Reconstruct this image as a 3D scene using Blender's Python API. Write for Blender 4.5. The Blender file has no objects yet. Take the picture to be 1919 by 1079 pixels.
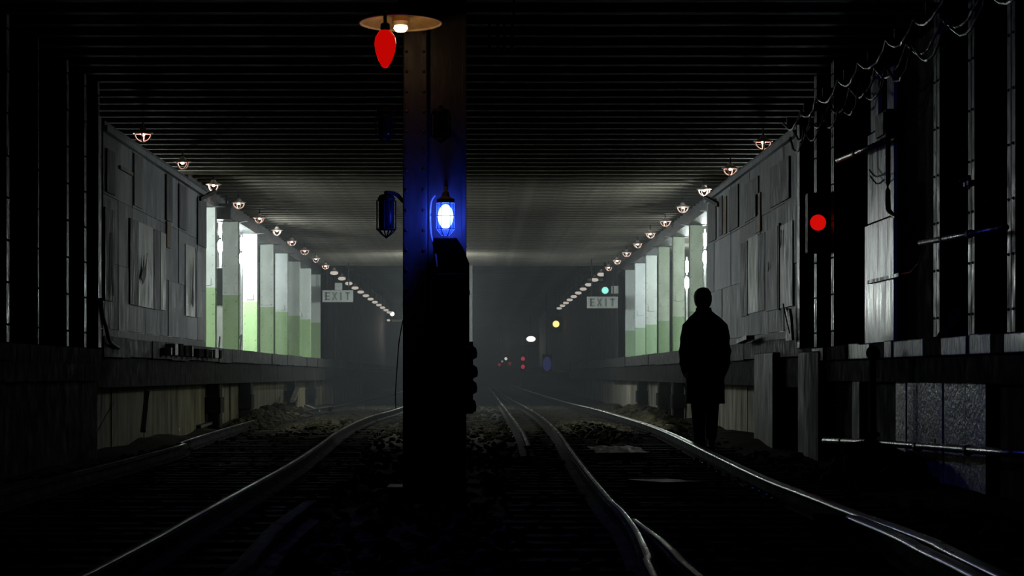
import bpy, bmesh, math, random
from mathutils import Vector, Matrix, noise as mnoise
random.seed(7)
rnd = random.uniform
S = bpy.context.scene
COL = S.collection
# ------------------------------------------------------------------ camera, world, lights
F, CX, CY, CZ = 5000.0, 893.0, 702.0, 0.86      # focal length in px, vanishing point, eye height
cam_d = bpy.data.cameras.new('camera'); cam = bpy.data.objects.new('camera', cam_d); COL.objects.link(cam)
cam.location = (0, 0, CZ); cam.rotation_euler = (math.pi/2, 0, 0)
cam_d.sensor_width = 36; cam_d.lens = 36*F/1919
cam_d.shift_x = (959.5-CX)/1919; cam_d.shift_y = (CY-539.5)/1919
cam_d.clip_start = 0.1; cam_d.clip_end = 500
S.camera = cam
w = bpy.data.worlds.new('world'); S.world = w; w.use_nodes = True
w.node_tree.nodes['Background'].inputs[0].default_value = (0.5, 0.6, 0.7, 1)
w.node_tree.nodes['Background'].inputs[1].default_value = 0.0006
S.view_settings.view_transform = 'Standard'; S.view_settings.look = 'None'
S.view_settings.exposure = 0.0; S.view_settings.gamma = 1.0; S.view_settings.use_curve_mapping = False

def light(name, loc, power, col, r=0.08):
    d = bpy.data.lights.new(name, 'POINT'); d.energy = power; d.color = col; d.shadow_soft_size = r
    o = bpy.data.objects.new(name, d); COL.objects.link(o); o.location = loc; return o
COOL = (0.90, 1.0, 0.97)
L1 = (-4.97, 51.8, 3.35); R1 = (4.40, 51.4, 3.12); R2 = (4.40, 55.85, 2.78); L0 = (-5.2, 41.2, 3.5); R0 = (4.6, 42.0, 3.5); C0 = (-0.93, 67.0, 2.7)
L2 = (-5.25, 59.6, 3.45); R3 = (5.0, 61.2, 3.2); R4 = (4.9, 65.5, 3.2)
light('left_platform_light', L1, 600, COOL, 0.10)
light('left_platform_light', L0, 550, COOL, 0.10)
light('left_platform_light', L2, 150, (0.86, 0.95, 1.0), 0.12)
light('right_platform_light', R0, 800, COOL, 0.10)
light('right_platform_light', R1, 190, COOL, 0.09)
light('right_platform_light', R2, 140, COOL, 0.09)
light('right_platform_light', R3, 180, COOL, 0.09)
light('right_platform_light', R4, 140, (0.86, 0.95, 1.0), 0.09)
light('centre_light', C0, 760, COOL, 0.10)
light('far_light_left', (-2.6, 128.5, 3.0), 45, (1.0, 0.92, 0.8), 0.1)
light('far_light_right', (2.0, 168, 2.8), 40, (1.0, 0.92, 0.85), 0.1)

# ------------------------------------------------------------------ helpers
def P(px, py, Y): return Vector(((px-CX)*Y/F, Y, CZ+(CY-py)*Y/F))
def PX(px, py, X):
    Y = X*F/(px-CX); return Vector((X, Y, CZ+(CY-py)*Y/F))
def YX(px, X): return X*F/(px-CX)
def ground(px, py, z=0.0):
    Y = (CZ-z)*F/(py-CY); return Vector(((px-CX)*Y/F, Y, z))

MATS = {}
def mat(name, col, rough=0.6, metal=0.0, vary=0.35, scale=6.0, streak=None, bump=0.2, bscale=None,
        split=None, col2=None, spec=0.5, emit=None, es=0.0, rvar=0.15, coat=0.0):
    if name in MATS: return MATS[name]
    m = bpy.data.materials.new(name); m.use_nodes = True; MATS[name] = m
    nt = m.node_tree; N = nt.nodes; Lk = nt.links
    b = N['Principled BSDF']
    b.inputs['Metallic'].default_value = metal
    b.inputs['Specular IOR Level'].default_value = spec
    b.inputs['Coat Weight'].default_value = coat
    tc = N.new('ShaderNodeTexCoord'); mp = N.new('ShaderNodeMapping')
    Lk.new(tc.outputs['Object'], mp.inputs[0])
    if streak: mp.inputs['Scale'].default_value = streak
    n = N.new('ShaderNodeTexNoise'); n.inputs['Scale'].default_value = scale
    n.inputs['Detail'].default_value = 6; n.inputs['Roughness'].default_value = 0.65
    Lk.new(mp.outputs[0], n.inputs['Vector'])
    cr = N.new('ShaderNodeValToRGB')
    lo = tuple(c*(1-vary) for c in col); hi = tuple(min(1, c*(1+vary*0.6)) for c in col)
    cr.color_ramp.elements[0].position = 0.32; cr.color_ramp.elements[0].color = (*lo, 1)
    cr.color_ramp.elements[1].position = 0.68; cr.color_ramp.elements[1].color = (*hi, 1)
    Lk.new(n.outputs['Fac'], cr.inputs[0]); out = cr.outputs[0]
    if split is not None:
        sx = N.new('ShaderNodeSeparateXYZ'); Lk.new(tc.outputs['Object'], sx.inputs[0])
        g = N.new('ShaderNodeMath'); g.operation = 'LESS_THAN'; g.inputs[1].default_value = split
        Lk.new(sx.outputs['Z'], g.inputs[0])
        cr2 = N.new('ShaderNodeValToRGB')
        cr2.color_ramp.elements[0].position = 0.32; cr2.color_ramp.elements[1].position = 0.68
        cr2.color_ramp.elements[0].color = (*[c*(1-vary) for c in col2], 1)
        cr2.color_ramp.elements[1].color = (*[min(1, c*(1+vary*.6)) for c in col2], 1)
        Lk.new(n.outputs['Fac'], cr2.inputs[0])
        mx = N.new('ShaderNodeMix'); mx.data_type = 'RGBA'
        Lk.new(g.outputs[0], mx.inputs['Factor']); Lk.new(out, mx.inputs['A']); Lk.new(cr2.outputs[0], mx.inputs['B'])
        out = mx.outputs['Result']
    Lk.new(out, b.inputs['Base Color'])
    mr = N.new('ShaderNodeMapRange'); mr.inputs['To Min'].default_value = max(0.03, rough-rvar); mr.inputs['To Max'].default_value = min(1, rough+rvar)
    mr.inputs['From Min'].default_value = 0.3; mr.inputs['From Max'].default_value = 0.7
    n2 = N.new('ShaderNodeTexNoise'); n2.inputs['Scale'].default_value = scale*2.3; n2.inputs['Detail'].default_value = 4
    Lk.new(mp.outputs[0], n2.inputs['Vector']); Lk.new(n2.outputs['Fac'], mr.inputs['Value'])
    Lk.new(mr.outputs[0], b.inputs['Roughness'])
    if bump:
        bn = N.new('ShaderNodeBump'); bn.inputs['Strength'].default_value = bump; bn.inputs['Distance'].default_value = 0.02
        n3 = N.new('ShaderNodeTexNoise'); n3.inputs['Scale'].default_value = bscale or scale*4; n3.inputs['Detail'].default_value = 5
        Lk.new(mp.outputs[0], n3.inputs['Vector'])
        Lk.new(n3.outputs['Fac'], bn.inputs['Height']); Lk.new(bn.outputs[0], b.inputs['Normal'])
    if emit:
        b.inputs['Emission Color'].default_value = (*emit, 1); b.inputs['Emission Strength'].default_value = es
    return m

def glow(name, col, s):
    if name in MATS: return MATS[name]
    m = bpy.data.materials.new(name); m.use_nodes = True; MATS[name] = m
    b = m.node_tree.nodes['Principled BSDF']
    b.inputs['Base Color'].default_value = (*[c*0.3 for c in col], 1); b.inputs['Roughness'].default_value = 0.25
    b.inputs['Emission Color'].default_value = (*col, 1); b.inputs['Emission Strength'].default_value = s
    return m

def clear_glass(name, col, alpha):
    m = bpy.data.materials.new(name); m.use_nodes = True; nt = m.node_tree
    b = nt.nodes['Principled BSDF']; o = nt.nodes['Material Output']
    b.inputs['Base Color'].default_value = (*col, 1); b.inputs['Roughness'].default_value = 0.15
    t = nt.nodes.new('ShaderNodeBsdfTransparent'); t.inputs[0].default_value = (*[min(1, c+0.25) for c in col], 1)
    mx = nt.nodes.new('ShaderNodeMixShader'); mx.inputs[0].default_value = alpha
    nt.links.new(t.outputs[0], mx.inputs[1]); nt.links.new(b.outputs[0], mx.inputs[2]); nt.links.new(mx.outputs[0], o.inputs[0])
    return m

class MB:
    def __init__(s): s.v = []; s.f = []
    def add(s, vs, fs):
        k = len(s.v); s.v += [tuple(v) for v in vs]; s.f += [tuple(i+k for i in f) for f in fs]; return s
    def box(s, x0, x1, y0, y1, z0, z1, M=None):
        vs = [Vector(p) for p in ((x0,y0,z0),(x1,y0,z0),(x1,y1,z0),(x0,y1,z0),(x0,y0,z1),(x1,y0,z1),(x1,y1,z1),(x0,y1,z1))]
        if M: vs = [M @ v for v in vs]
        return s.add(vs, [(0,3,2,1),(4,5,6,7),(0,1,5,4),(1,2,6,5),(2,3,7,6),(3,0,4,7)])
    def tube(s, pts, r, n=8, cap=True):
        pts = [Vector(p) for p in pts]; vs = []; fs = []; up = Vector((0,0,1))
        for i, p in enumerate(pts):
            t = (pts[min(i+1,len(pts)-1)]-pts[max(i-1,0)]).normalized()
            a = t.cross(up)
            if a.length < 1e-3: a = t.cross(Vector((0,1,0)))
            a.normalize(); b = a.cross(t); rr = r[i] if isinstance(r, (list,tuple)) else r
            for k in range(n):
                q = 2*math.pi*k/n; vs.append(p+a*math.cos(q)*rr+b*math.sin(q)*rr)
        for i in range(len(pts)-1):
            for k in range(n):
                k2 = (k+1)%n; fs.append((i*n+k, i*n+k2, (i+1)*n+k2, (i+1)*n+k))
        if cap:
            fs.append(tuple(range(n))); fs.append(tuple((len(pts)-1)*n+k for k in reversed(range(n))))
        return s.add(vs, fs)
    def lathe(s, prof, n=24, c=(0,0,0), M=None, cap=True):
        vs = []; fs = []; c = Vector(c)
        for r, z in prof:
            for k in range(n):
                q = 2*math.pi*k/n; v = Vector((r*math.cos(q), r*math.sin(q), z))
                if M: v = M @ v
                vs.append(v+c)
        m = len(prof)
        for i in range(m-1):
            for k in range(n):
                k2 = (k+1)%n; fs.append((i*n+k, i*n+k2, (i+1)*n+k2, (i+1)*n+k))
        fs.append(tuple(range(n))[::-1]) if cap and prof[0][0] > 1e-5 else None
        fs.append(tuple((m-1)*n+k for k in range(n))) if cap and prof[-1][0] > 1e-5 else None
        return s.add(vs, [f for f in fs if f])
    def ball(s, c, rx, ry=None, rz=None, n=16, m=10):
        ry = ry or rx; rz = rz or rx; c = Vector(c); vs = []; fs = []
        for i in range(m+1):
            a = math.pi*i/m
            for k in range(n):
                q = 2*math.pi*k/n
                vs.append(c+Vector((rx*math.sin(a)*math.cos(q), ry*math.sin(a)*math.sin(q), -rz*math.cos(a))))
        for i in range(m):
            for k in range(n):
                k2 = (k+1)%n; fs.append((i*n+k, i*n+k2, (i+1)*n+k2, (i+1)*n+k))
        return s.add(vs, fs)
    def stone(s, c, r, flat=0.7):
        c = Vector(c); t = (1+5**.5)/2
        vs = [(-1,t,0),(1,t,0),(-1,-t,0),(1,-t,0),(0,-1,t),(0,1,t),(0,-1,-t),(0,1,-t),(t,0,-1),(t,0,1),(-t,0,-1),(-t,0,1)]
        fs = [(0,11,5),(0,5,1),(0,1,7),(0,7,10),(0,10,11),(1,5,9),(5,11,4),(11,10,2),(10,7,6),(7,1,8),(3,9,4),(3,4,2),(3,2,6),(3,6,8),(3,8,9),(4,9,5),(2,4,11),(6,2,10),(8,6,7),(9,8,1)]
        R = Matrix.Rotation(rnd(0,6.28),3,'Z') @ Matrix.Rotation(rnd(-.6,.6),3,'X')
        sc = Vector((rnd(.7,1.3), rnd(.7,1.3), rnd(.6,1)*flat))
        out = []
        for v in vs:
            q = Vector(v).normalized()*r*rnd(.75,1.15); q = Vector((q.x*sc.x,q.y*sc.y,q.z*sc.z)); out.append(R@q+c)
        return s.add(out, fs)
    def prism(s, poly, a, b, axis='y'):      # poly in the two other axes, extruded from a to b along axis
        n = len(poly); vs = []
        for t in (a, b):
            for u, v in poly:
                vs.append({'y':(u,t,v),'x':(t,u,v),'z':(u,v,t)}[axis])
        fs = [tuple(range(n)), tuple(range(2*n-1,n-1,-1))]+[(k,(k+1)%n+0 if False else k+n,(k+1)%n+n,(k+1)%n) for k in range(n)]
        return s.add(vs, fs)
    def mesh(s, name, m, smooth=False):
        me = bpy.data.meshes.new(name); me.from_pydata(s.v, [], s.f); me.validate()
        bm = bmesh.new(); bm.from_mesh(me); bmesh.ops.recalc_face_normals(bm, faces=bm.faces); bm.to_mesh(me); bm.free()
        if smooth:
            for p in me.polygons: p.use_smooth = True
        me.materials.append(m); return me
    def obj(s, name, m, parent=None, loc=None, smooth=False, rot=None):
        o = bpy.data.objects.new(name, s.mesh(name, m, smooth)); COL.objects.link(o)
        if parent: o.parent = parent
        if loc is not None: o.location = loc
        if rot is not None: o.rotation_euler = rot
        return o

def inst(me, name, parent=None, loc=(0,0,0), rot=None, scale=None):
    o = bpy.data.objects.new(name, me); COL.objects.link(o)
    if parent: o.parent = parent
    o.location = loc
    if rot is not None: o.rotation_euler = rot
    if scale is not None: o.scale = scale
    return o
def thing(name, label, cat, loc=(0,0,0), group=None, rot=None):
    o = bpy.data.objects.new(name, None); COL.objects.link(o); o.location = loc
    if rot is not None: o.rotation_euler = rot
    o.empty_display_size = 0.1
    return tag(o, label, cat, group)
def tag(o, label, cat, group=None):
    o['label'] = label; o['category'] = cat; o['kind'] = 'thing'
    if group: o['group'] = group
    return o
def struct(o, label=None):
    o['kind'] = 'structure'
    if label: o['label'] = label
    return o
def bevel(o, wd=0.01, seg=2):
    b = o.modifiers.new('bevel', 'BEVEL'); b.width = wd; b.segments = seg; b.limit_method = 'ANGLE'; return o
def dup(root, loc=None, rot=None, label=None):
    r = root.copy(); COL.objects.link(r)
    if loc is not None: r.location = loc
    if rot is not None: r.rotation_euler = rot
    if label: r['label'] = label
    for ch in list(root.children):
        c = ch.copy(); COL.objects.link(c); c.parent = r
        for g in list(ch.children):
            d = g.copy(); COL.objects.link(d); d.parent = c
    return r
def smooth_path(pts, n=6):
    pts = [Vector(p) for p in pts]; out = []
    for i in range(len(pts)-1):
        p0 = pts[max(i-1,0)]; p1 = pts[i]; p2 = pts[i+1]; p3 = pts[min(i+2,len(pts)-1)]
        for k in range(n):
            t = k/n; out.append(0.5*((2*p1)+(p2-p0)*t+(2*p0-5*p1+4*p2-p3)*t*t+(3*p1-p0-3*p2+p3)*t**3))
    out.append(pts[-1]); return out
ORD = ['first','second','third','fourth','fifth','sixth','seventh','eighth','ninth','tenth','eleventh','twelfth','thirteenth']

# ------------------------------------------------------------------ materials
soot   = mat('sooty_wall', (0.018,0.019,0.017), 0.85, spec=0.04, vary=.6, scale=2, bump=.4)
bal_m  = mat('ballast', (0.036,0.032,0.021), 0.85, spec=0.04, vary=.5, scale=5, bump=.5)
grd_m  = mat('track_bed', (0.040,0.036,0.026), 0.85, spec=0.04, vary=.7, scale=1.1, bump=.8, bscale=18)
ceil_m = mat('sooty_ceiling', (0.30,0.275,0.23), 0.85, spec=.08, vary=.6, scale=1.4, streak=(0.5,2.5,1), bump=.5)
beam_m = mat('ceiling_beam', (0.14,0.128,0.105), 0.85, spec=.03, vary=.65, scale=1.8, streak=(0.5,2.5,1), bump=.4)
gird_m = mat('dark_girder', (0.05,0.055,0.06), 0.5, vary=.4)
plat_m = mat('platform_concrete', (0.12,0.115,0.10), 0.7, vary=.5, scale=2.5, bump=.4)
lip_m  = mat('platform_lip', (0.035,0.035,0.03), 0.7, spec=.15, vary=.6, scale=3, bump=.4)
fasc_m = mat('dark_fascia', (0.022,0.022,0.019), 0.85, spec=0.04, vary=.5, scale=3, bump=.3)
underL_m= mat('under_platform_mossy', (0.15,0.13,0.075), 0.8, vary=.75, scale=1.6, streak=(1,1.5,.45), bump=.4, spec=.1)
under_m= mat('under_platform_concrete', (0.27,0.25,0.20), 0.8, spec=.1, vary=.75, scale=1.6, streak=(1,1.5,.45), bump=.4)
tile_m = mat('rear_tile', (0.75,0.78,0.74), 0.35, vary=.1, scale=3, bump=.05)
rail_m = mat('rail_steel', (0.40,0.38,0.31), 0.25, metal=1.0, vary=.4, scale=3, streak=(1,.15,1), bump=.0, rvar=.1)
bright_m = mat('polished_rail', (0.85,0.84,0.78), 0.3, metal=1.0, vary=.15, scale=3, streak=(1,.15,1), bump=.0, rvar=.06)
dull_m = mat('dull_rail', (0.22,0.20,0.13), 0.36, metal=1.0, vary=.5, scale=3, streak=(1,.15,1), bump=.0, rvar=.1)
rust_m = mat('rail_rust', (0.010,0.009,0.006), 0.8, vary=.5, scale=6, streak=(1,.3,1), bump=.1, spec=.06)
tie_m  = mat('sleeper_timber', (0.035,0.030,0.022), 0.85, spec=0.04, vary=.5, scale=4, bump=.4)
black_m= mat('black_iron', (0.012,0.012,0.013), 0.55, spec=0.1, vary=.4, scale=6, bump=.1)
dark_m = mat('dark_steel', (0.03,0.03,0.032), 0.55, spec=0.2, vary=.4, scale=5, bump=.1)
cable_m= mat('black_cable', (0.015,0.015,0.015), 0.35, vary=.2, bump=0)
pipe_m = mat('wet_pipe', (0.55,0.55,0.52), 0.3, metal=.8, vary=.6, scale=5, bump=.05, rvar=.12)
colL_m = mat('left_column_paint', (0.66,0.72,0.68), 0.45, vary=.16, scale=2, streak=(1.5,1.5,.5), bump=.08, split=1.06, col2=(0.33,0.49,0.24))
colR_m = mat('right_column_paint', (0.52,0.62,0.47), 0.45, vary=.18, scale=2, streak=(1.5,1.5,.5), bump=.08, split=0.78, col2=(0.27,0.42,0.22))
colW_m = mat('pale_column_paint', (0.64,0.71,0.68), 0.45, vary=.16, scale=2, streak=(1.5,1.5,.5), bump=.08, split=0.78, col2=(0.33,0.50,0.30))
flange_m = mat('wet_flange', (0.10,0.10,0.085), 0.42, vary=.9, scale=4, streak=(1,1,.5), bump=.25, rvar=.2)
flangeL_m= mat('rusty_flange', (0.06,0.055,0.045), 0.36, vary=.8, scale=5, streak=(1,1,.35), bump=.25, rvar=.2)
white_sheet = mat('white_sheet', (0.66,0.71,0.73), 0.29, vary=.55, scale=1.6, streak=(1,2.6,.5), bump=.12, bscale=2.2, rvar=.14)
litcon = mat('wet_lit_concrete', (0.55,0.56,0.48), 0.38, vary=.9, scale=9, streak=(1,.45,.7), bump=.4, bscale=40, rvar=.2)
cope_m = mat('wet_lit_coping', (0.6,0.6,0.58), 0.31, vary=.75, scale=6, streak=(1,2,.25), bump=.3, rvar=.2)

# ------------------------------------------------------------------ floor
def build_floor():
    ys = []; y = -3.0
    while y < 205: ys.append(y); y += 0.25 if y < 70 else 2.0
    xs = [-5.2+0.2*i for i in range(50)]
    vs = []; fs = []
    for Y in ys:
        for X in xs:
            z = -0.06+0.05*mnoise.noise((X*1.3, Y*0.7, 0))+0.025*mnoise.noise((X*5, Y*4, 2))
            e = max(0, -3.72-X) if X < 0 else max(0, X-2.75)
            z += min(0.16, e*0.22)*(0.6+0.8*mnoise.noise((X, Y*.35, 5)))
            vs.append((X, Y, z))
    W = len(xs)
    for j in range(len(ys)-1):
        for i in range(W-1): fs.append((j*W+i, j*W+i+1, (j+1)*W+i+1, (j+1)*W+i))
    m = MB(); m.v = vs; m.f = fs
    return struct(m.obj('floor', grd_m), 'dark muddy track bed between the platforms')
floor_o = build_floor()
m = MB()
for i in range(9000):
    Y = 9*(75/9)**random.random(); X = rnd(-3.8, 3.3)
    m.stone((X, Y, rnd(-.05, .0)), rnd(.02, .055)*(1.25 if Y > 35 else 1))
o = m.obj('ballast_gravel', bal_m); o['kind'] = 'stuff'; o['label'] = 'dark crushed stone ballast spread between the rails'; o['category'] = 'gravel'

# ------------------------------------------------------------------ ceiling
ZB, ZS = 3.93, 4.05
ceil = struct(MB().box(-6.4,6.2,-3,76,ZS,ZS+.3).box(-6.4,6.2,76,205,4.72,5.0).box(-6.4,6.2,75.7,76.1,ZS-.05,4.9).obj('ceiling', ceil_m), 'low sooty tunnel roof crossed by steel beams')
def ibeam_x(x0, x1, z0, z1, fw=.16, t=.025):
    b = MB(); b.box(x0,x1,-fw/2,fw/2,z0,z0+t); b.box(x0,x1,-.012,.012,z0+t,z1); return b
bme = ibeam_x(-4.75, 4.3, ZB, ZS).mesh('beam', beam_m)
for k in range(78): inst(bme, 'beam', ceil, (0, 16.6+.76*k, 0))
bmf = ibeam_x(-4.75, 4.3, 4.48, 4.72).mesh('beam_far', beam_m)
for k in range(50): inst(bmf, 'beam', ceil, (0, 78+2.5*k, 0))
for x in (-4.6, 4.15):
    MB().box(x-.17,x+.17,41,76,3.70,ZS-.02).obj('girder', gird_m, ceil)

# ------------------------------------------------------------------ platforms and walls
ZP = 1.27
def platform(sgn, xe, xr, name, lbl):
    s = sgn
    def bx(b, xa, xb, *r): b.box(min(s*xa,s*xb), max(s*xa,s*xb), *r); return b
    p = struct(bx(MB(), xe+.05, xr, 28.6, 200, 1.06, ZP).obj(name, plat_m), lbl)
    y = 28.6
    while y < 112:
        bx(MB(), xe+rnd(-.01,.015), xe+.3, y+.01, y+2.14, 1.06+rnd(-.01,.01), ZP+rnd(0,.012)).obj('edge_slab', lip_m, p); y += 2.15
    bx(MB(), xe, xe+.3, y, 200, 1.06, ZP).obj('edge_slab', lip_m, p)
    y = 28.6
    while y < 100:
        bx(MB(), xe+.06, xe+.2, y+.015, y+4.28, .72, 1.055).obj('fascia_plank', fasc_m, p); y += 4.3
    y = 28.6
    while y < 100:
        bx(MB(), xe+.32+rnd(0,.03), xe+.6, y+.012, y+3.03, -.2, 1.05).obj('wall_block', under_m if s > 0 else underL_m, p); y += 3.05
    return p
platL = platform(-1, 4.0, 6.3, 'platform_left', 'sooty station platform along the left track')
platR = platform(1, 3.5, 6.1, 'platform_right', 'sooty station platform along the right track')
pier_m = mat('mossy_pier', (0.065,0.065,0.04), 0.6, spec=.2, vary=.7, scale=3, streak=(1,1,.4), bump=.4)
def pier(par, x0, x1, y0, y1, z0, z1, m): return bevel(MB().box(x0,x1,y0,y1,z0,z1).obj('pier', m, par), .02)
for px in (412, 470, 553, 590): 
    Y = YX(px, -4.12); pier(platL, -4.3, -4.1, Y-.22, Y+.22, -.15, .8, fasc_m)
    MB().box(-4.34,-4.08,Y-.3,Y+.3,.25,.5).obj('pier_collar', fasc_m, platL)
for px in (1196, 1262, 1235):
    Y = YX(px, 3.62); pier(platR, 3.6, 3.8, Y-.22, Y+.22, -.15, .8, fasc_m)
    MB().box(3.58,3.84,Y-.3,Y+.3,.25,.5).obj('pier_collar', fasc_m, platR)
pier(platR, 3.42, 3.8, 30.85, 32.9, -.15, 1.12, pier_m)
pier(platR, 3.42, 3.8, 26.7, 28.4, -.15, 1.10, pier_m)
pier(platR, 3.75, 3.95, 28.4, 30.85, -.15, 1.12, soot)

# rear walls of the platforms, the solid walls further on, and the dark end
wl = struct(MB().box(-6.4,-6.25,28,80,1.2,4.2).obj('wall_left', tile_m), 'white tiled wall at the back of the left platform')
MB().box(-6.4,-4.25,79,79.3,1.2,4.2).obj('wall_return', soot, wl)
MB().box(-6.4,-4.2,28.0,28.3,0,4.2).obj('wall_return', soot, wl)
dist_m = mat('distant_wall', (0.06,0.065,0.065), 0.7, vary=.4, scale=1)
MB().box(-4.75,-4.45,79,205,1.2,4.8).obj('far_wall', dist_m, wl)
wr = struct(MB().box(6.05,6.2,28,78,1.2,4.2).obj('wall_right', tile_m), 'white tiled wall at the back of the right platform')
MB().box(4.0,6.2,75.5,75.8,1.2,4.2).obj('wall_return', soot, wr)
MB().box(3.9,6.2,28.0,28.3,0,4.2).obj('wall_return', soot, wr)
MB().box(3.98,4.3,75.5,205,1.2,4.8).obj('far_wall', dist_m, wr)
struct(MB().box(-6.4,6.2,203,203.4,-.5,5).obj('wall_back', soot), 'dark far end of the tunnel')
struct(MB().box(-6.4,6.2,-3.4,-3,-.5,4.5).obj('wall_front', soot), 'dark tunnel wall behind the viewpoint')

# tunnel walls before the platforms
def near_wall(s, xw, name, lbl):
    b = MB(); b.box(min(s*(xw+.55),s*(xw+.8)), max(s*(xw+.55),s*(xw+.8)), -3, 28.6, -.3, 4.2)
    o = struct(b.obj(name, soot), lbl)
    b = MB(); b.box(min(s*(xw-.02),s*(xw+.56)), max(s*(xw-.02),s*(xw+.56)), -3, 28.55, .80, .99); b.obj('ledge', fasc_m, o)
    return o
nl = near_wall(-1, 4.0, 'wall_left_near', 'black tunnel wall with steel bents left of the track')
nr = near_wall(1, 3.5, 'wall_right_near', 'black tunnel wall with steel bents right of the track')
def bent(par, s, xw, Y, wd, m, z0=1.14, z1=4.1):
    xa, xb = s*xw, s*(xw+.5)
    o = MB().box(min(xa,xa+s*.025),max(xa,xa+s*.025),Y-wd/2,Y+wd/2,z0,z1).obj('bent_flange', m, par)
    MB().box(min(xa,xb),max(xa,xb),Y-.015,Y+.015,z0,z1).obj('bent_web', soot, par)
    rv = MB()
    for k in range(8):
        z = z0+.15+k*.36
        for q in (-.3,.3): rv.ball((xa-s*.001, Y+q*wd, z), .011, n=6, m=4)
    rv.obj('rivets', m, par)['kind'] = 'stuff'
    return o
for px, wd in ((1895,.26),(1820,.24),(1755,.26),(1560,.2),(1528,.2)): bent(nr, 1, 3.5, YX(px,3.5), wd, flange_m)
for Y in (15.9,14.4,12.9,11.4): bent(nr, 1, 3.5, Y, .24, flange_m)
for px, wd in ((15,.12),(72,.06),(127,.12),(160,.13),(185,.12)): bent(nl, -1, 4.0, YX(px,-4.0), wd, flangeL_m)
for Y in (21.2,19.7,18.2): bent(nl, -1, 4.0, Y, .2, flangeL_m)
# white sheet bay on the right wall, in two sheets and a narrow cover strip
for (a, b_, z0, z1, dx) in ((1627,1681,1.14,2.18,0),(1630,1679,2.2,2.98,.012),(1634,1648,3.0,3.5,.02),(1665,1677,3.0,3.45,.02)):
    MB().box(3.47+dx,3.5+dx,YX(b_,3.5),YX(a,3.5),z0,z1).obj('metal_sheet', white_sheet, nr)
MB().box(3.44,3.47,YX(1686,3.45),YX(1626,3.45),1.66,1.69).obj('sheet_batten', flange_m, nr)
# coping blocks under the bents on the right, lit patches painted pale
y = 28.3; k = 0
while y > 13:
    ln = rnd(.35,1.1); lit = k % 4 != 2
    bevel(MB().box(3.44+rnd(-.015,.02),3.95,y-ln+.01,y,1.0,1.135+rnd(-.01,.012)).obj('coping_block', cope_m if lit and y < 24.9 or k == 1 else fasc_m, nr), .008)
    y -= ln; k += 1
# concrete face below the ledge on the right, its lit patch painted pale
for (a, b_, m_, dx) in ((1700,1765,litcon,0),(1767,1806,litcon,.01),(1808,1846,litcon,.004),(1672,1690,litcon,.03),(1597,1610,pier_m,.0)):
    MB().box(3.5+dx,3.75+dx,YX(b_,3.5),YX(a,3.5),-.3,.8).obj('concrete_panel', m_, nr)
for (a, b_) in ((1546,1596),(1611,1671),(1848,1990),(1691,1699)):
    MB().box(3.56,3.8,YX(b_,3.5),YX(a,3.5),-.3,.8).obj('concrete_panel', soot, nr)  # panels outside the lit patch, painted dark
y = 28.3
while y > 17:
    MB().box(-4.55,-3.97,y-1.5,y,.98,1.13).obj('coping_block', fasc_m, nl); y -= 1.52
MB().box(-4.3,-4.05,-3,28.5,-.3,.8).obj('concrete_panel', soot, nl)
MB().box(3.62,3.85,-3,15.9,-.3,.8).obj('concrete_panel', soot, nr)

# ------------------------------------------------------------------ hoardings
ply = [mat('ply_%d'%i, c, 0.6, spec=.15, vary=.28, scale=2.2, streak=(1,2.2,.5), bump=.15) for i, c in enumerate(
    [(0.37,0.385,0.43),(0.30,0.315,0.36),(0.43,0.445,0.50),(0.33,0.32,0.33),(0.26,0.275,0.32)])]
ply_dk = mat('ply_dark', (0.07,0.07,0.085), 0.6, spec=.15, vary=.4, scale=2.5, streak=(1,2,.5))
ply_md = mat('ply_grey', (0.13,0.13,0.145), 0.6, spec=.15, vary=.4, scale=2.5, streak=(1,2,.5))
ply_lt = mat('ply_light', (0.66,0.69,0.67), 0.5, spec=.15, vary=.15, scale=2, streak=(1,2,.6))
ply_br = mat('ply_brown', (0.30,0.21,0.13), 0.6, spec=.15, vary=.4, scale=2.5, streak=(1,2,.4))
tear_m = mat('tear_dark', (0.03,0.03,0.035), 0.7)
def hoarding(s, X, ya, yb, name, lbl, over):
    h = thing(name, lbl, 'hoarding', (s*X, ya, ZP))
    def part(nm, m, y0, y1, z0, z1, d0, d1):      # d = distance out towards the track
        xs = sorted((-s*d0, -s*d1)); return MB().box(xs[0],xs[1],y0-ya,y1-ya,z0-ZP,z1-ZP).obj(nm, m, h)
    n = 9; L = (yb-ya)/n
    for k in range(n):
        for (z0, z1) in ((1.36,2.08),(2.085,2.80),(2.805,3.46)):
            dd = rnd(0,.012)
            part('plywood_sheet', random.choice(ply), ya+k*L+.008, ya+(k+1)*L-.008, z0, z1, -.03+dd, .0+dd)
    part('base_board', ply_md, ya, yb, ZP, 1.355, -.03, .005)
    part('top_rail', ply[0], ya, yb, 3.465, 3.53, -.06, .05)
    part('top_rail', ply_dk, ya, yb, 3.535, 3.58, -.06, .02)
    for k in range(8):
        y = ya+(yb-ya)*k/7; part('stud', soot, y-.05, y+.05, ZP, 3.46, -.13, -.035)
    for (nm, m, a, b_, z0, z1, d) in over:
        y0, y1 = sorted((YX(a, s*X), YX(b_, s*X))); part(nm, m, y0, y1, z0, z1, .013, .013+d)
    return h
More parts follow.
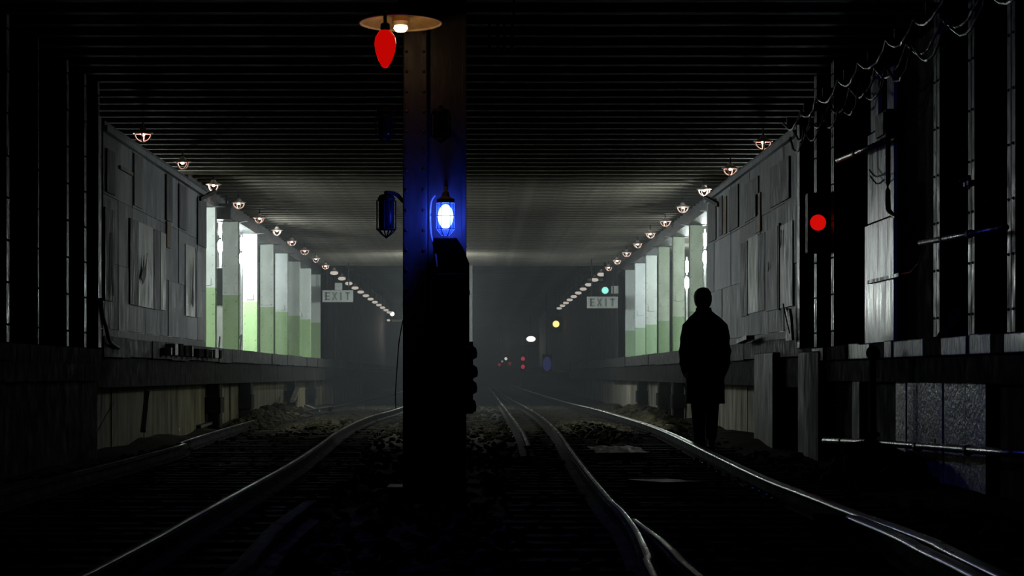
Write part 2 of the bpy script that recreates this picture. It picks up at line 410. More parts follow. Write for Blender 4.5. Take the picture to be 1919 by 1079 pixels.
ovL = [('patch_panel', ply_md, 193,212,1.66,2.66,.012),('dark_strip', ply_dk, 240,254.5,1.67,2.66,.015),('patch_panel', ply_lt, 255.5,284,1.67,2.66,.012),
       ('dark_strip', ply_dk, 285,296,1.67,2.66,.015),('patch_panel', ply_lt, 297.5,307.5,1.68,2.66,.012),
       ('patch_panel', ply_lt, 345,362.5,1.67,2.65,.012),('dark_strip', ply_dk, 363,365,1.67,2.65,.012),('patch_panel', ply[2], 366,375,1.68,2.62,.012),
       ('dark_board', ply_md, 248,263,2.83,3.44,.012),('dark_board', ply_dk, 309,320,2.85,3.44,.012),('dark_board', ply_md, 333,346,2.83,3.42,.012),
       ('dark_board', ply_md, 368,384,2.72,3.40,.012),('dark_board', ply_md, 197,212,2.83,3.3,.012),('brown_board', ply_br, 310,317,2.5,2.84,.012),
       ('brown_board', ply_br, 222,246,3.16,3.2,.012)]
hL = hoarding(-1, 4.0, 28.55, 39.4, 'hoarding', 'grey plywood hoarding with pale patch panels on the left platform edge', ovL)
ovR = [('dark_strip', ply_dk, 1392,1404,1.62,2.58,.015),('patch_panel', ply_lt, 1405,1424,1.64,2.6,.012),('dark_strip', ply_dk, 1425,1437,1.64,2.58,.015),
       ('patch_panel', ply[2], 1438,1461,1.62,2.58,.012),('dark_strip', ply_dk, 1463.5,1465,1.6,2.6,.02),('patch_panel', ply_lt, 1466,1489,1.62,2.56,.012),
       ('dark_board', ply_md, 1330,1344,2.83,3.42,.012),('dark_board', ply_md, 1350,1356,2.85,3.4,.012),('dark_board', ply_md, 1369,1386,2.83,3.4,.012),
       ('dark_board', ply_md, 1399,1424,2.83,3.32,.012),('dark_board', ply_dk, 1446,1482,2.83,3.3,.012),('brown_board', ply_br, 1358,1364,2.83,3.35,.012),('brown_board', ply_br, 1419,1428,2.62,3.1,.012)]
hR = hoarding(1, 3.5, 29.05, 40.5, 'hoarding', 'grey plywood hoarding with dark strips behind the walking person', ovR)
def tear(h, s, X, ya, px, pts, d):
    y0 = YX(px, s*X)-ya; n = len(pts)
    poly = [(y0+u, v-ZP) for u, v in pts]
    xs = sorted((-s*d, -s*(d+.006))); MB().prism(poly, xs[0], xs[1], 'x').obj('torn_patch', tear_m, h)
tear(hL, -1, 4.0, 28.55, 262, [(-.25,2.02),(-.1,2.1),(.0,2.28),(.06,2.1),(.25,2.22),(.3,2.32),(.2,2.05),(.05,1.98),(-.1,1.93)], .045)
tear(hL, -1, 4.0, 28.55, 355, [(-.12,1.85),(-.05,2.2),(.02,2.5),(.1,2.3),(.06,2.1),(.12,1.95),(.02,1.8)], .045)
tear(hL, -1, 4.0, 28.55, 204, [(-.08,2.4),(.02,2.4),(.0,2.0),(.12,1.8),(.06,1.72),(-.05,1.85)], .036)
tear(hR, 1, 3.5, 29.05, 1471, [(-.06,2.5),(.06,2.5),(.04,2.3),(-.04,2.34)], .045)
tear(hR, 1, 3.5, 29.05, 1447, [(-.06,2.12),(.05,2.2),(.06,2.08)], .04)
# near end posts
for (s, X, Y, nm) in ((1,3.46,28.7,'right'),(-1,3.98,28.2,'left')):
    p = struct(bevel(MB().box(min(s*X,s*(X+.2)),max(s*X,s*(X+.2)),Y-.12,Y+.12,1.14,3.6).obj('trim_%d'%(1 if s>0 else 2), flange_m)), 'wet steel end post of the %s hoarding'%nm)

# ------------------------------------------------------------------ platform columns
def make_column(w_, m, lbl, grp):
    c = thing('platform_column', lbl, 'column', group=grp); h = 3.7-ZP; d = .26
    b = MB(); b.box(-w_/2,w_/2,-d/2,-d/2+.03,0,h); b.box(-w_/2,w_/2,d/2-.03,d/2,0,h); b.box(-.02,.02,-d/2+.03,d/2-.03,0,h)
    bevel(b.obj('shaft', m, c), .008)
    MB().box(-w_/2-.05,w_/2+.05,-d/2-.05,d/2+.05,0,.05).obj('base_plate', gird_m, c)
    b = MB(); b.prism([(-w_/2,h-.02),(w_/2,h-.02),(w_/2+.16,h),(-w_/2-.16,h)], -d/2, d/2, 'y'); b.obj('capital', gird_m, c)
    rv = MB()
    for k in range(14):
        for x in (-.36,.36): rv.ball((x*w_, -d/2, .12+k*.165), .013, n=6, m=4)
    rv.obj('rivets', m, c)['kind'] = 'stuff'
    MB().box(-.07,.07,-d/2-.03,-d/2,1.1,1.22).obj('bracket_plate', m, c)
    return c
c0 = None
for k in range(8):
    Y = 45.0+4.3*k
    lb = '%s green and white steel column from the left hoarding' % ORD[k] if k < 6 else '%s column of the left platform, dim in the haze' % ORD[k]
    if c0 is None: c0 = make_column(.29, colL_m, lb, 'columns along the left platform'); c0.location = (-4.55, Y+.13, ZP)
    else: dup(c0, (-4.55, Y+.13, ZP), label=lb)
c1 = None
for k in range(4):
    Y = 46.1+4.3*k; lb = ('pale green steel column half hidden at the end of the right hoarding','pale green steel column just right of two bright work lamps','pale green steel column left of the second work lamp','dull green column beside the brightest right platform column')[k]
    if c1 is None: c1 = make_column(.24, colR_m, lb, 'columns along the right platform'); c1.location = (4.15, Y+.13, ZP)
    else: dup(c1, (4.15, Y+.13, ZP), label=lb)
c2 = None
for k in range(3):
    Y = 63.3+4.3*k; lb = ('fifth right platform column, brightest white above green','sixth right platform column, bluish white above green','last right platform column, dim grey in the haze')[k]
    if c2 is None: c2 = make_column(.26, colW_m, lb, 'columns along the right platform'); c2.location = (4.15, Y+.13, ZP)
    else: dup(c2, (4.15, Y+.13, ZP), label=lb)

# ------------------------------------------------------------------ work lamps behind the columns
wl_glow = glow('work_lamp_glow', (0.92,1.0,0.98), 30)
wht_m = mat('white_paint', (0.75,0.77,0.75), 0.4, vary=.1)
def work_lamp(loc, lbl, boxed, base=ZP):
    x, y, z = loc; zb = z-base
    t = thing('work_lamp', lbl, 'lamp', (x, y, base), 'work lamps on the platforms')
    MB().tube([(0,0,.04),(0,0,zb+.55)], .022).obj('pole', wht_m, t)
    b = MB()
    for k in range(3):
        a = k*2.094+.5; b.tube([(0,0,.5),(.35*math.cos(a),.35*math.sin(a),.0)], .014, 6)
    b.obj('tripod', dark_m, t)
    MB().ball((0,-.06,zb), .055, .045, .13).obj('bulb', wl_glow, t, smooth=True)
    MB().tube([(0,-.05,zb+.22),(0,-.05,zb+.46)], .028).obj('tube_light', wl_glow, t)
    MB().tube([(0,-.0,zb+.15),(0,-.06,zb+.15)], .02).obj('socket', dark_m, t)
    if boxed:
        bevel(MB().box(-.16,.16,-.13,-.03,zb-1.15,zb-.42).obj('ballast_box', dark_m, t))
        bevel(MB().box(-.16,.16,-.13,-.03,.05,zb-1.18).obj('base_cabinet', wht_m, t))
    return t
work_lamp(L1, 'glaring white work lamp at the end of the left hoarding', True)
work_lamp(R1, 'glaring white work lamp at the end of the right hoarding', False)
work_lamp(R2, 'bright work lamp between green columns left of the person', False)
for q, lb in ((L0,'unseen work lamp standing behind the left hoarding'),(R0,'unseen work lamp standing behind the right hoarding'),(L2,'unseen work lamp behind the third left platform column'),
              (R3,'unseen work lamp behind the fourth right platform column'),(R4,'unseen work lamp behind the fifth right platform column')): work_lamp(q, lb, False)  # unseen lamps put in to light the columns and hoardings
work_lamp(C0, 'unseen work lamp added on the track bed beyond the dark pillar', False, 0.0)  # added behind the pillar for the haze glow, wall sheen and rail highlights

# ------------------------------------------------------------------ ceiling lamps
bulb_m = glow('warm_bulb', (1.0,0.62,0.52), 34)
bulbf_m = glow('far_bulb', (1.0,0.93,0.82), .5)
wire_m = mat('guard_wire', (0.75,0.62,0.56), 0.45, vary=.1, bump=0)
shade_m = mat('lamp_enamel', (0.6,0.5,0.45), 0.4, vary=.15, bump=0)
def make_clamp(lbl, grp):
    t = thing('ceiling_lamp', lbl, 'lamp', group=grp)
    MB().lathe([(.122,-.004),(.122,.004),(.05,.03),(.03,.07),(.012,.075)], 20).obj('shade', shade_m, t)
    MB().ball((0,0,-.018), .024, .024, .016, 10, 6).obj('bulb', bulb_m, t, smooth=True)
    MB().tube([(0,0,.07),(0,0,.36)], .012, 6).obj('stem', dark_m, t)
    g = MB(); r = .098
    for a in (0, math.pi/2):
        g.tube([(r*math.cos(q)*math.cos(a), r*math.cos(q)*math.sin(a), -.005-r*1.0*math.sin(q)) for q in [math.pi*i/12 for i in range(13)]], .0105, 6)
    g.tube([(r*math.cos(q), r*math.sin(q), -.006) for q in [2*math.pi*i/20 for i in range(21)]], .006, 6, cap=False)
    g.obj('wire_guard', wire_m, t)
    return t
def make_flamp(lbl, grp):
    t = thing('ceiling_lamp', lbl, 'lamp', group=grp)
    MB().lathe([(.13,-.004),(.13,.004),(.05,.04),(.03,.1)], 12).obj('shade', shade_m, t)
    MB().ball((0,0,-.05), .12, .12, .055, 12, 8).obj('globe', bulbf_m, t, smooth=True)
    MB().tube([(0,0,.1),(0,0,.9)], .012, 6).obj('stem', dark_m, t)
    return t
for side, X, Y0, n in (('left',-4.05,32.4,23),('right',3.6,33.5,20)):
    grp = 'ceiling lamps in the %s row' % side; a = f_ = None
    for k in range(n):
        Y = Y0+4.35*k
        if Y < 75.5:
            lb = '%s caged ceiling lamp of the %s row from the near end' % (ORD[k], side)
            if a is None: a = make_clamp(lb, grp); a.location = (X,Y,3.79)
            else: dup(a, (X,Y,3.79), (0,0,rnd(0,3)), lb)
        else:
            lb = '%s tiny hazy ceiling lamp beyond the EXIT sign in the %s row' % (ORD[min(12,sum(1 for q in range(k) if Y0+4.35*q >= 75.5))], side)
            if f_ is None: f_ = make_flamp(lb, grp); f_.location = (X,Y,3.80)
            else: dup(f_, (X,Y,3.80), label=lb)

# ------------------------------------------------------------------ central pillar with its fittings
YP = 19.0
pil_m = mat('pillar_paint', (0.055,0.045,0.042), 0.5, vary=.4, scale=4, streak=(1,1,.4), bump=.2)
pillar = thing('pillar', 'dark built-up steel pillar standing between the two tracks', 'pillar', (-.28, YP, -.05))
x = lambda px: (px-CX)*YP/F+.28
bevel(MB().box(x(756),x(802),-.16,.16,0,3.97).obj('front_flange', pil_m, pillar), .012)
bevel(MB().box(x(802),x(868),-.08,.2,0,3.97).obj('web', pil_m, pillar), .01)
bevel(MB().box(x(866),x(874),-.14,.2,0,3.97).obj('edge_flange', pil_m, pillar), .004)
MB().box(-.35,.2,-.25,.3,0,.12).obj('base_plate', black_m, pillar)
rv = MB()
for k in range(26):
    for px in (763, 795): rv.ball((x(px), -.163, .25+k*.14), .012, n=6, m=4)
rv.obj('rivets', pil_m, pillar)['kind'] = 'stuff'

Yc = 18.6
zc = lambda py, Y=Yc: CZ+(CY-py)*Y/F
xc = lambda px, Y=Yc: (px-CX)*Y/F
cab = thing('equipment_cabinet', 'black equipment cabinet strapped to the pillar under the blue lamp', 'cabinet', (xc(845), Yc, zc(770)))
hh = zc(445)-zc(770); xl, xr_ = xc(812)-xc(845), xc(879.5)-xc(845)
bevel(MB().prism([(xl,0),(xr_,0),(xr_,hh-.18),(xr_-.05,hh-.06),(xr_-.09,hh),(xl,hh)], -.02, .2, 'y').obj('body', black_m, cab), .008)
cabdoor = bevel(MB().box(xl+.02,xr_-.03,-.035,-.02,.05,hh-.25).obj('door', dark_m, cab), .006)
MB().tube([(xl+.04,-.05,hh*.5),(xl+.04,-.05,hh*.5+.12)], .008, 6).obj('handle', dark_m, cabdoor)
for zz in (.2, hh-.4): MB().box(xl-.01,xr_+.004,-.04,.02,zz,zz+.03).obj('strap', dark_m, cab)
ins = thing('insulator_stack', 'stack of black bell insulators beside the pillar foot', 'insulator', (xc(879), Yc-.02, zc(775)))
hz = zc(640)-zc(775)
for k, (a, r) in enumerate(((0.0,.05),(.26,.055),(.48,.06),(.74,.055))):
    z0 = hz*a; MB().lathe([(.02,0),(r,.02),(r*1.05,.05),(r*.9,.085),(.03,.1),(.02,.12)], 14).obj('bell', black_m, ins, (0,0,z0), smooth=False)
MB().tube([(0,0,-.0),(0,0,hz)], .028).obj('core_rod', black_m, ins)

# blue lamp
jar_glass = clear_glass('blue_glass', (0.25,0.4,0.95), 0.12)
blue = thing('blue_lamp', 'glowing blue caged lamp on the right side of the pillar', 'lamp', (xc(835,18.6), 18.6, zc(440,18.6)))
pz = 18.6/F
MB().ball((0,0,.128), .053, .053, .085, 18, 12).obj('bulb', glow('blue_bulb', (0.07,0.13,1.0), 85.0), blue, smooth=True)
MB().lathe([(.02,.005),(.048,.02),(.056,.06),(.056,.2),(.05,.222)], 20).obj('jar', jar_glass, blue, smooth=True)
bw = mat('blue_lamp_iron', (0.30,0.30,0.32), 0.4, vary=.2, bump=0)
MB().lathe([(.062,.222),(.062,.25),(.03,.265),(.022,.3)], 20).obj('cap', bw, blue)
g = MB()
for a in (0, math.pi/3, 2*math.pi/3):
    g.tube([(.062*math.cos(a),.062*math.sin(a),.222),(.064*math.cos(a),.064*math.sin(a),.04),(.03*math.cos(a),.03*math.sin(a),-.005),(-.03*math.cos(a),-.03*math.sin(a),-.005),(-.064*math.cos(a),-.064*math.sin(a),.04),(-.062*math.cos(a),-.062*math.sin(a),.222)], .0038, 6)
for zz in (.04,.13): g.tube([(.064*math.cos(q),.064*math.sin(q),zz) for q in [2*math.pi*i/20 for i in range(21)]], .0034, 6, cap=False)
g.obj('cage', bw, blue)
MB().tube([(0,0,.29),(0,.06,.33),(0,.32,.33)], .014, 8).obj('bracket', bw, blue)
cond = MB().tube(smooth_path([P(815,366,18.72),P(808,378,18.72),P(806,405,18.72),P(808,440,18.72),P(815,470,18.6),P(819,500,18.55)]), .0075, 8).obj('conduit', bw)
tag(cond, 'thin bent conduit on the pillar left of the blue lamp', 'conduit')

# dark lanterns
lan_m = mat('lantern_glass', (0.01,0.012,0.03), 0.15, vary=.1, bump=0)
def lantern(px, ytop, ybot, Y, xt, lbl):
    sc = Y/F; H = (ybot-ytop)*sc; x0, z0 = (px-CX)*sc, CZ+(CY-ybot)*sc
    t = thing('lantern', lbl, 'lantern', (x0, Y, z0), 'unlit lanterns on the pillar')
    MB().lathe([(.03,H*.2),(.05,H*.24),(.054,H*.3),(.054,H*.8),(.05,H*.85)], 18).obj('glass_jar', lan_m, t, smooth=True)
    MB().lathe([(.06,H*.84),(.062,H*.9),(.05,H*.97),(.03,H)], 18).obj('cap', black_m, t)
    g = MB()
    for a in (0.3, 1.35, 2.4):
        r = .068; g.tube([(r*math.cos(a),r*math.sin(a),H*.86),(r*math.cos(a),r*math.sin(a),H*.2),(.55*r*math.cos(a),.55*r*math.sin(a),.03),(0,0,0),(-.55*r*math.cos(a),-.55*r*math.sin(a),.03),(-r*math.cos(a),-r*math.sin(a),H*.2),(-r*math.cos(a),-r*math.sin(a),H*.86)], .005, 6)
    g.tube([(.068*math.cos(q),.068*math.sin(q),H*.2) for q in [2*math.pi*i/18 for i in range(19)]], .005, 6, cap=False)
    g.obj('cage', black_m, t)
    d = xt-x0; MB().tube(smooth_path([(0,0,H),(0,0,H*1.04),(d*.5,.1,H*1.02),(d*.8,.2,H*.9),(d,.25,H*.86)],4), .014, 8).obj('bracket', black_m, t)
    return t
lantern(724, 364, 446, 18.75, -.5, 'lower unlit black lantern hanging left of the pillar')
lantern(722, 203, 268, 18.75, -.5, 'upper unlit lantern under the red lamp left of the pillar')
lantern(826, 203, 268, 18.6, -.25, 'unlit lantern above the blue lamp')
# red lamp
rl = thing('red_lamp', 'glowing red teardrop lamp below the dish lamp', 'lamp', P(722,128,18.0))
hR_ = 74*18.0/F
MB().lathe([(.0,0),(.018,.006),(.045,.05),(.066,.11),(.074,.165),(.068,.21),(.045,.245),(.025,.262)], 24).obj('globe', glow('red_glass', (1.0,0.003,0.001), .50), rl, smooth=True)
MB().lathe([(.03,.255),(.034,.27),(.03,.30),(.012,.31)], 16).obj('cap', black_m, rl)
MB().tube(smooth_path([(0,0,.30),(0,0,.4),(0,.5,.42),(.12,.8,.42)],5), .012, 8).obj('bracket', black_m, rl)
# dish lamp
dl = thing('dish_lamp', 'wide enamel dish lamp with warm glow above the red lamp', 'lamp', P(751,40,18.3), rot=(math.radians(-4),0,0))
dish_m = mat('dish_enamel', (0.62,0.40,0.17), 0.4, vary=.35, scale=9, bump=.1)
MB().lathe([(.282,-.012),(.286,.0),(.28,.008),(.2,.045),(.09,.075),(.05,.10)], 40, cap=False).obj('shade_top', black_m, dl, smooth=True)
b = MB(); b.lathe([(.28,-.006),(.2,.03),(.1,.055),(.05,.06)], 40, cap=False); 
o = b.obj('reflector', dish_m, dl, smooth=True)
b = MB(); n = 48; b.tube([((.282)*math.cos(2*math.pi*i/n),.282*math.sin(2*math.pi*i/n),-.008) for i in range(n+1)], .008, 8, cap=False); b.obj('rim', mat('dish_rim',(0.8,0.66,0.42),.35,vary=.3,scale=12,bump=0), dl)
MB().lathe([(.045,.045),(.06,.02),(.062,-.005),(.045,-.03),(.0,-.04)], 24).obj('bulb_collar', mat('collar',(0.5,0.36,0.2),.4,vary=.2), dl)
MB().lathe([(.044,-.028),(.05,-.05),(.035,-.07),(.0,-.078)], 24).obj('bulb', glow('dish_bulb', (1.0,0.72,0.42), 3.2), dl, smooth=True)
MB().tube([(0,0,.09),(0,0,.70)], .018).obj('stem', black_m, dl)
# lamp light under the dish
ld = light('dish_lamp_light', P(751,74,18.25), .8, (1.0,0.70,0.38), .03)
wire = MB().tube(smooth_path([P(742,765,19.4),P(741,740,19.4),P(744,690,19.4),P(748,640,19.3),P(755,600,19.2)]), .004, 6).obj('loose_wire', cable_m)
tag(wire, 'thin loose wire hanging down left of the pillar', 'wire')
# pale pillar far beyond
fp = thing('pillar', 'pale distant pillar just showing right of the dark pillar', 'pillar', (-.235,75.2,-.05))
pp_m = mat('pale_pillar', (0.26,0.27,0.26), .5, vary=.3)
MB().box(-.14,.12,-.1,.1,0,4.1).obj('shaft', pp_m, fp)

# insulators hung from the roof, right of the pillar
rk = thing('hanger_rack', 'row of steel hanger rods under the roof right of the pillar', 'rack', P(940,60,21.8))
MB().box(-.42,.16,-.02,.02,.06,.1).obj('cross_bar', black_m, rk)
for px, m_ in ((848,dark_m),(917,dark_m),(933,pipe_m),(945,pipe_m),(960,pipe_m)):
    X = (px-940)*21.8/F; MB().tube([(X,-.03,-.15),(X,-.03,.1)], .012, 8).obj('hanger_rod', m_, rk)
for X in (-.38,.1): MB().box(X-.01,X+.01,-.01,.01,.1,.52).obj('drop_bar', black_m, rk)

# ------------------------------------------------------------------ tracks
ZR = .12
RAILP = [(-.07,0),(.07,0),(.07,.012),(.012,.025),(.012,.085),(.036,.095),(.036,.115),(.03,.12),(-.03,.12),(-.036,.115),(-.036,.095),(-.012,.085),(-.012,.025),(-.07,.012)]
CORN = [(-.026+.016*math.cos(math.radians(q)), .107+.0155*math.sin(math.radians(q))) for q in (180,160,145,130,115,100,90)]+[(.005,.1222),(.02,.1195)]   # worn, rounded gauge corner
def rail(pts, name, par, m, prof=RAILP, z=0.0, corner=False):
    pts = [Vector((p[0],p[1],0)) for p in smooth_path(pts, 5)]
    vs = []; fs = []; n = len(prof)
    for i, p in enumerate(pts):
        t = (pts[min(i+1,len(pts)-1)]-pts[max(i-1,0)]).normalized(); a = Vector((t.y,-t.x,0))
        for u, v in prof: q = p+a*u; vs.append((q.x,q.y,v+z))
    for i in range(len(pts)-1):
        for k in range(n): k2 = (k+1)%n; fs.append((i*n+k,i*n+k2,(i+1)*n+k2,(i+1)*n+k))
    fs += [tuple(range(n)), tuple((len(pts)-1)*n+k for k in range(n))]
    b = MB(); b.v = vs; b.f = fs; o = b.obj(name, rust_m, par)
    b = MB(); vs = []; fs = []
    for i, p in enumerate(pts):          # polished running band on the rail head
        t = (pts[min(i+1,len(pts)-1)]-pts[max(i-1,0)]).normalized(); a = Vector((t.y,-t.x,0))
        wd = .012+.002*mnoise.noise((p.x,p.y*.6,1))
        for u, v in CORN if corner else ((-1.5*wd,.1185),(-wd,.1208),(-.4*wd,.1222),(.4*wd,.1222),(wd,.1208),(1.5*wd,.1185)): q = p+a*(u+.002); vs.append((q.x,q.y,v+z))
    nb = len(CORN) if corner else 6
    for i in range(len(pts)-1):
        for k in range(nb-1): fs.append((i*nb+k,i*nb+k+1,(i+1)*nb+k+1,(i+1)*nb+k))
    b.v = vs; b.f = fs; b.obj('running_band', m, o, smooth=True); return o
def gp(lst, far, near):
    pts = [ground(px, py, ZR) for px, py in lst]; pts.sort(key=lambda p: p.y)
    near = [Vector((n_[0],n_[1],ZR)) for n_ in near]; far = [Vector((n_[0],n_[1],ZR)) for n_ in far]
    return near+pts+far
trR = thing('railway_track', 'right railway track curving past the walking person', 'track')
rrl = gp([(968,753),(985,762),(1010,777),(1040,803),(1070,845),(1100,885),(1140,933),(1165,957),(1192,995),(1212,1040),(1225,1079)], [(1.02,90),(1.0,200)], [(.5,6),(.45,2)])
rrr = gp([(1110,764),(1150,775),(1210,793),(1260,812),(1330,845),(1400,878),(1450,900),(1530,930),(1600,957),(1690,988),(1760,1015),(1830,1050)], [(2.42,85),(2.4,200)], [(1.7,6),(1.65,2)])
rail(rrl, 'rail', trR, rail_m); rail(rrr, 'rail', trR, bright_m, corner=True)
rail(gp([(1186,972),(1200,983),(1235,1008),(1262,1033),(1300,1070)], [], [(.86,6)]), 'switch_rail', trR, rail_m)
g_ = rail(gp([(1598,966),(1650,986),(1700,1008),(1740,1029),(1830,1072)], [], [(1.72,7)]), 'guard_rail', trR, bright_m, corner=True)
MB().prism([(0,0),(.14,0),(.14,.11),(0,.125)], 0,.22,'y').obj('flared_tip', rail_m, trR, ground(1588,966,ZR)-Vector((.05,0,ZR)), rot=(0,0,.5))
trL = thing('railway_track', 'left railway track running past the dark pillar', 'track')
rll = gp([(300,844),(345,826),(430,800),(500,781),(535,774)], [(-3.45,62),(-3.3,75),(-3.3,200)], [(-3.15,19),(-3.05,12),(-3.0,3)])
rlr = gp([(200,1055),(385,955),(545,868),(600,832),(640,804),(690,781),(740,767)], [(-1.72,66),(-1.85,90),(-1.85,200)], [(-1.48,6),(-1.48,3)])
rail(rll, 'rail', trL, dull_m); rail(rlr, 'rail', trL, dull_m)
rail(gp([(430,1074),(470,1036),(512,990),(536,970)], [(-.98,15.5)], [(-1.0,6)]), 'check_rail', trL, rust_m)
tie = MB().box(-1.22,1.22,-.11,.11,-.16,-.0).mesh('sleeper', tie_m)
def xat(pts, Y):
    for a, b in zip(pts, pts[1:]):
        if a.y <= Y <= b.y: return a.x+(b.x-a.x)*(Y-a.y)/(b.y-a.y+1e-9)
    return pts[-1].x
for tr, a, b in ((trR, rrl, rrr), (trL, rll, rlr)):
    for k in range(110):
        Y = 7+k*.62; inst(tie, 'sleeper', tr, ((xat(a,Y)+xat(b,Y))/2+rnd(-.04,.04), Y, rnd(-.012,.004)), (0,0,rnd(-.015,.015)))
bolt = MB().ball((0,0,0), .026, .026, .03, 8, 6).mesh('rail_bolt', rail_m, True)
for px, py in ((1305,862),(1320,869),(1333,877),(1347,886),(1363,893),(1381,900),(1401,911),(1413,917),(1425,923),(1440,930),(1450,937)):
    inst(bolt, 'rail_bolt', trR, ground(px,py,.02))
t3 = thing('third_rail', 'faint power rail close right of the pillar foot', 'rail')
rail([Vector((.5,26,0)),Vector((.56,34,0)),Vector((.58,48,0)),Vector((.6,70,0)),Vector((.6,150,0))], 'conductor', t3, rail_m, z=.05)
for k in range(12): MB().lathe([(.05,0),(.06,.03),(.03,.06)],10).obj('insulator', black_m, t3, (.52+.006*k,26.5+3.2*k,-.01))

# ------------------------------------------------------------------ fittings on the right wall
def pipe(pts, r, m, name, lbl, cat, joints=()):
    t = thing(name, lbl, cat, pts[0]); b0 = Vector(pts[0])
    MB().tube([Vector(p)-b0 for p in pts], r, 12).obj('barrel', m, t, smooth=True)
    d = Vector(pts[-1])-b0
    for q in joints:
        c = d*q; u = d.normalized()*.04; MB().tube([c-u,c+u], r*1.35, 12).obj('coupling', dark_m, t)
    return t
pipe([PX(1545,825,3.3),PX(1640,829,3.3),PX(1760,838,3.3),PX(1860,846,3.3),PX(1990,856,3.3)], .027, pipe_m, 'wall_pipe', 'low wet handrail pipe along the foot of the right wall', 'pipe', (.12,.33,.52,.72))
pipe([PX(1725,455,3.32),PX(1885,426,3.32)], .022, pipe_m, 'wall_pipe', 'sloping wet pipe across the bents of the right wall', 'pipe', (.3,.62))
pipe([PX(1570,300,3.38),PX(1660,264,3.38)], .024, pipe_m, 'wall_pipe', 'short wet pipe reaching the white sheet high on the right wall', 'pipe', (.4,))
c = MB().tube(smooth_path([PX(1664,240,3.4),PX(1664,300,3.4),PX(1664,380,3.4),PX(1668,398,3.38),PX(1682,407,3.36)]), .022, 10).obj('drop_cable', cable_m, smooth=True)
tag(c, 'thick black cable hanging down over the white sheet', 'cable')
bx = thing('junction_box', 'black junction box at the top of the white sheet', 'box', PX(1664,232,3.46))
bevel(MB().box(-.06,.02,-.28,.2,-.13,.1).obj('body', black_m, bx)); bevel(MB().box(-.08,-.06,-.26,.18,-.11,.08).obj('lid', dark_m, bx), .005)
for k, pts in enumerate((((1629,318),(1640,330),(1655,327),(1664,318)),((1631,330),(1643,344),(1656,338),(1666,326)))):
    c = MB().tube(smooth_path([PX(a,b,3.43) for a,b in pts]), .007, 6).obj('cable_loop', cable_m)
    tag(c, ('upper','lower')[k]+' slack cable loop on the white sheet', 'cable', 'cable loops')
c = MB().tube(smooth_path([PX(1690,513,3.43),PX(1705,510,3.43),PX(1715,500,3.43),PX(1724,490,3.43),PX(1730,470,3.43)]), .007, 6).obj('cable_loop', pipe_m)
tag(c, 'pale curled wire right of the white sheet', 'wire')
# swagged cables along the top of the wall
for k, (z0, sw, x_) in enumerate(((3.47,.16,3.4),(3.40,.2,3.36),(3.55,.12,3.3))):
    pts = []; Y = 28.6
    while Y > 17.5:
        ln = rnd(1.2,1.7)
        for i in range(8):
            t = i/8; pts.append((x_+rnd(-.01,.01), Y-ln*t, z0-sw*4*t*(1-t)))
        Y -= ln
    c = MB().tube(pts, .012, 6).obj('cable', mat('grey_cable',(0.12,0.12,0.11),.35,vary=.3,bump=.1))
    tag(c, ('upper grey cable swagged','lower grey cable looping','outer grey cable strung')[k]+' along the top of the right wall', 'cable', 'cables along the right wall top')
for k in range(8):
    Y = 28.2-k*1.45; MB().box(3.28,3.5,Y-.015,Y+.015,3.5,3.58).obj('cable_hook', dark_m, nr)
# red signal on the right wall
sg = thing('signal_lamp', 'small black wall signal showing a round red light', 'signal', PX(1533,417,3.38))
bevel(MB().box(-.1,.12,.0,.22,-.3,.3).obj('housing', black_m, sg), .015)
Mx = Matrix.Rotation(math.pi/2,3,'X')
MB().lathe([(.08,0),(.07,.02),(.04,.035),(0,.04)], 20, M=Mx).obj('red_lens', glow('red_lens', (1.0,0.006,0.004), .62), sg, (0,0,0), smooth=True)
MB().lathe([(.078,.0),(.078,.012),(.06,.012),(.06,.0)], 16, M=Mx).obj('blank_lens', dark_m, sg, (0,0,-.2))
MB().lathe([(.1,0),(.1,.015),(.085,.015),(.085,.0)], 20, M=Mx).obj('bezel', black_m, sg)
# clamps, post, leaning boards
cl = thing('pipe_clamp', 'rusty clamp with bolts on the second bent from the frame edge', 'clamp', PX(1818,344,3.44))
MB().box(-.03,.03,-.16,.16,-.015,.015).obj('bar', flange_m, cl)
for q in (-.13,.0,.12): MB().ball((-.035,q,.03), .018).obj('bolt', flange_m, cl); MB().tube([(-.03,q,-.05),(-.03,q,.05)], .008, 6).obj('stud', flange_m, cl)
ps = thing('bollard', 'black round-capped post before the coping of the right wall', 'post', (3.28, YX(1636,3.28), -.1))
MB().tube([(0,0,0),(0,0,1.12)], .03, 12).obj('shaft', black_m, ps); MB().ball((0,0,1.14), .06).obj('cap', black_m, ps, smooth=True)
def plank(a, b, wd, th, m, name, lbl, cat='plank', group=None, up=Vector((0,0,1))):
    a = Vector(a); b = Vector(b); d = b-a; L = d.length; zq = d.normalized(); xq = zq.cross(up)
    if xq.length < .05: xq = Vector((1,0,0))
    xq.normalize(); yq = zq.cross(xq)
    M = Matrix((xq,yq,zq)).transposed()
    bb = MB(); n = 6; vs = []; 
    for i in range(n+1):
        t = i/n; e = rnd(-.04,.04)*wd
        for u, v in ((-wd/2+e,-th/2),(wd/2+e,-th/2),(wd/2+e,th/2),(-wd/2+e,th/2)):
            vs.append(M@Vector((u,v,t*L+(rnd(-.1,.1)*wd if i in (0,n) else 0))))
    fs = [(0,1,2,3),(4*n,4*n+3,4*n+2,4*n+1)]+[(4*i+k,4*i+(k+1)%4,4*i+4+(k+1)%4,4*i+4+k) for i in range(n) for k in range(4)]
    bb.add(vs, fs); o = bb.obj(name, m, loc=a); return tag(o, lbl, cat, group)
tim_m = mat('dark_timber', (0.06,0.055,0.045), .5, vary=.5, scale=5, bump=.3)
pal_m = mat('pale_debris', (0.5,0.48,0.42), .55, vary=.4, scale=8, bump=.3)
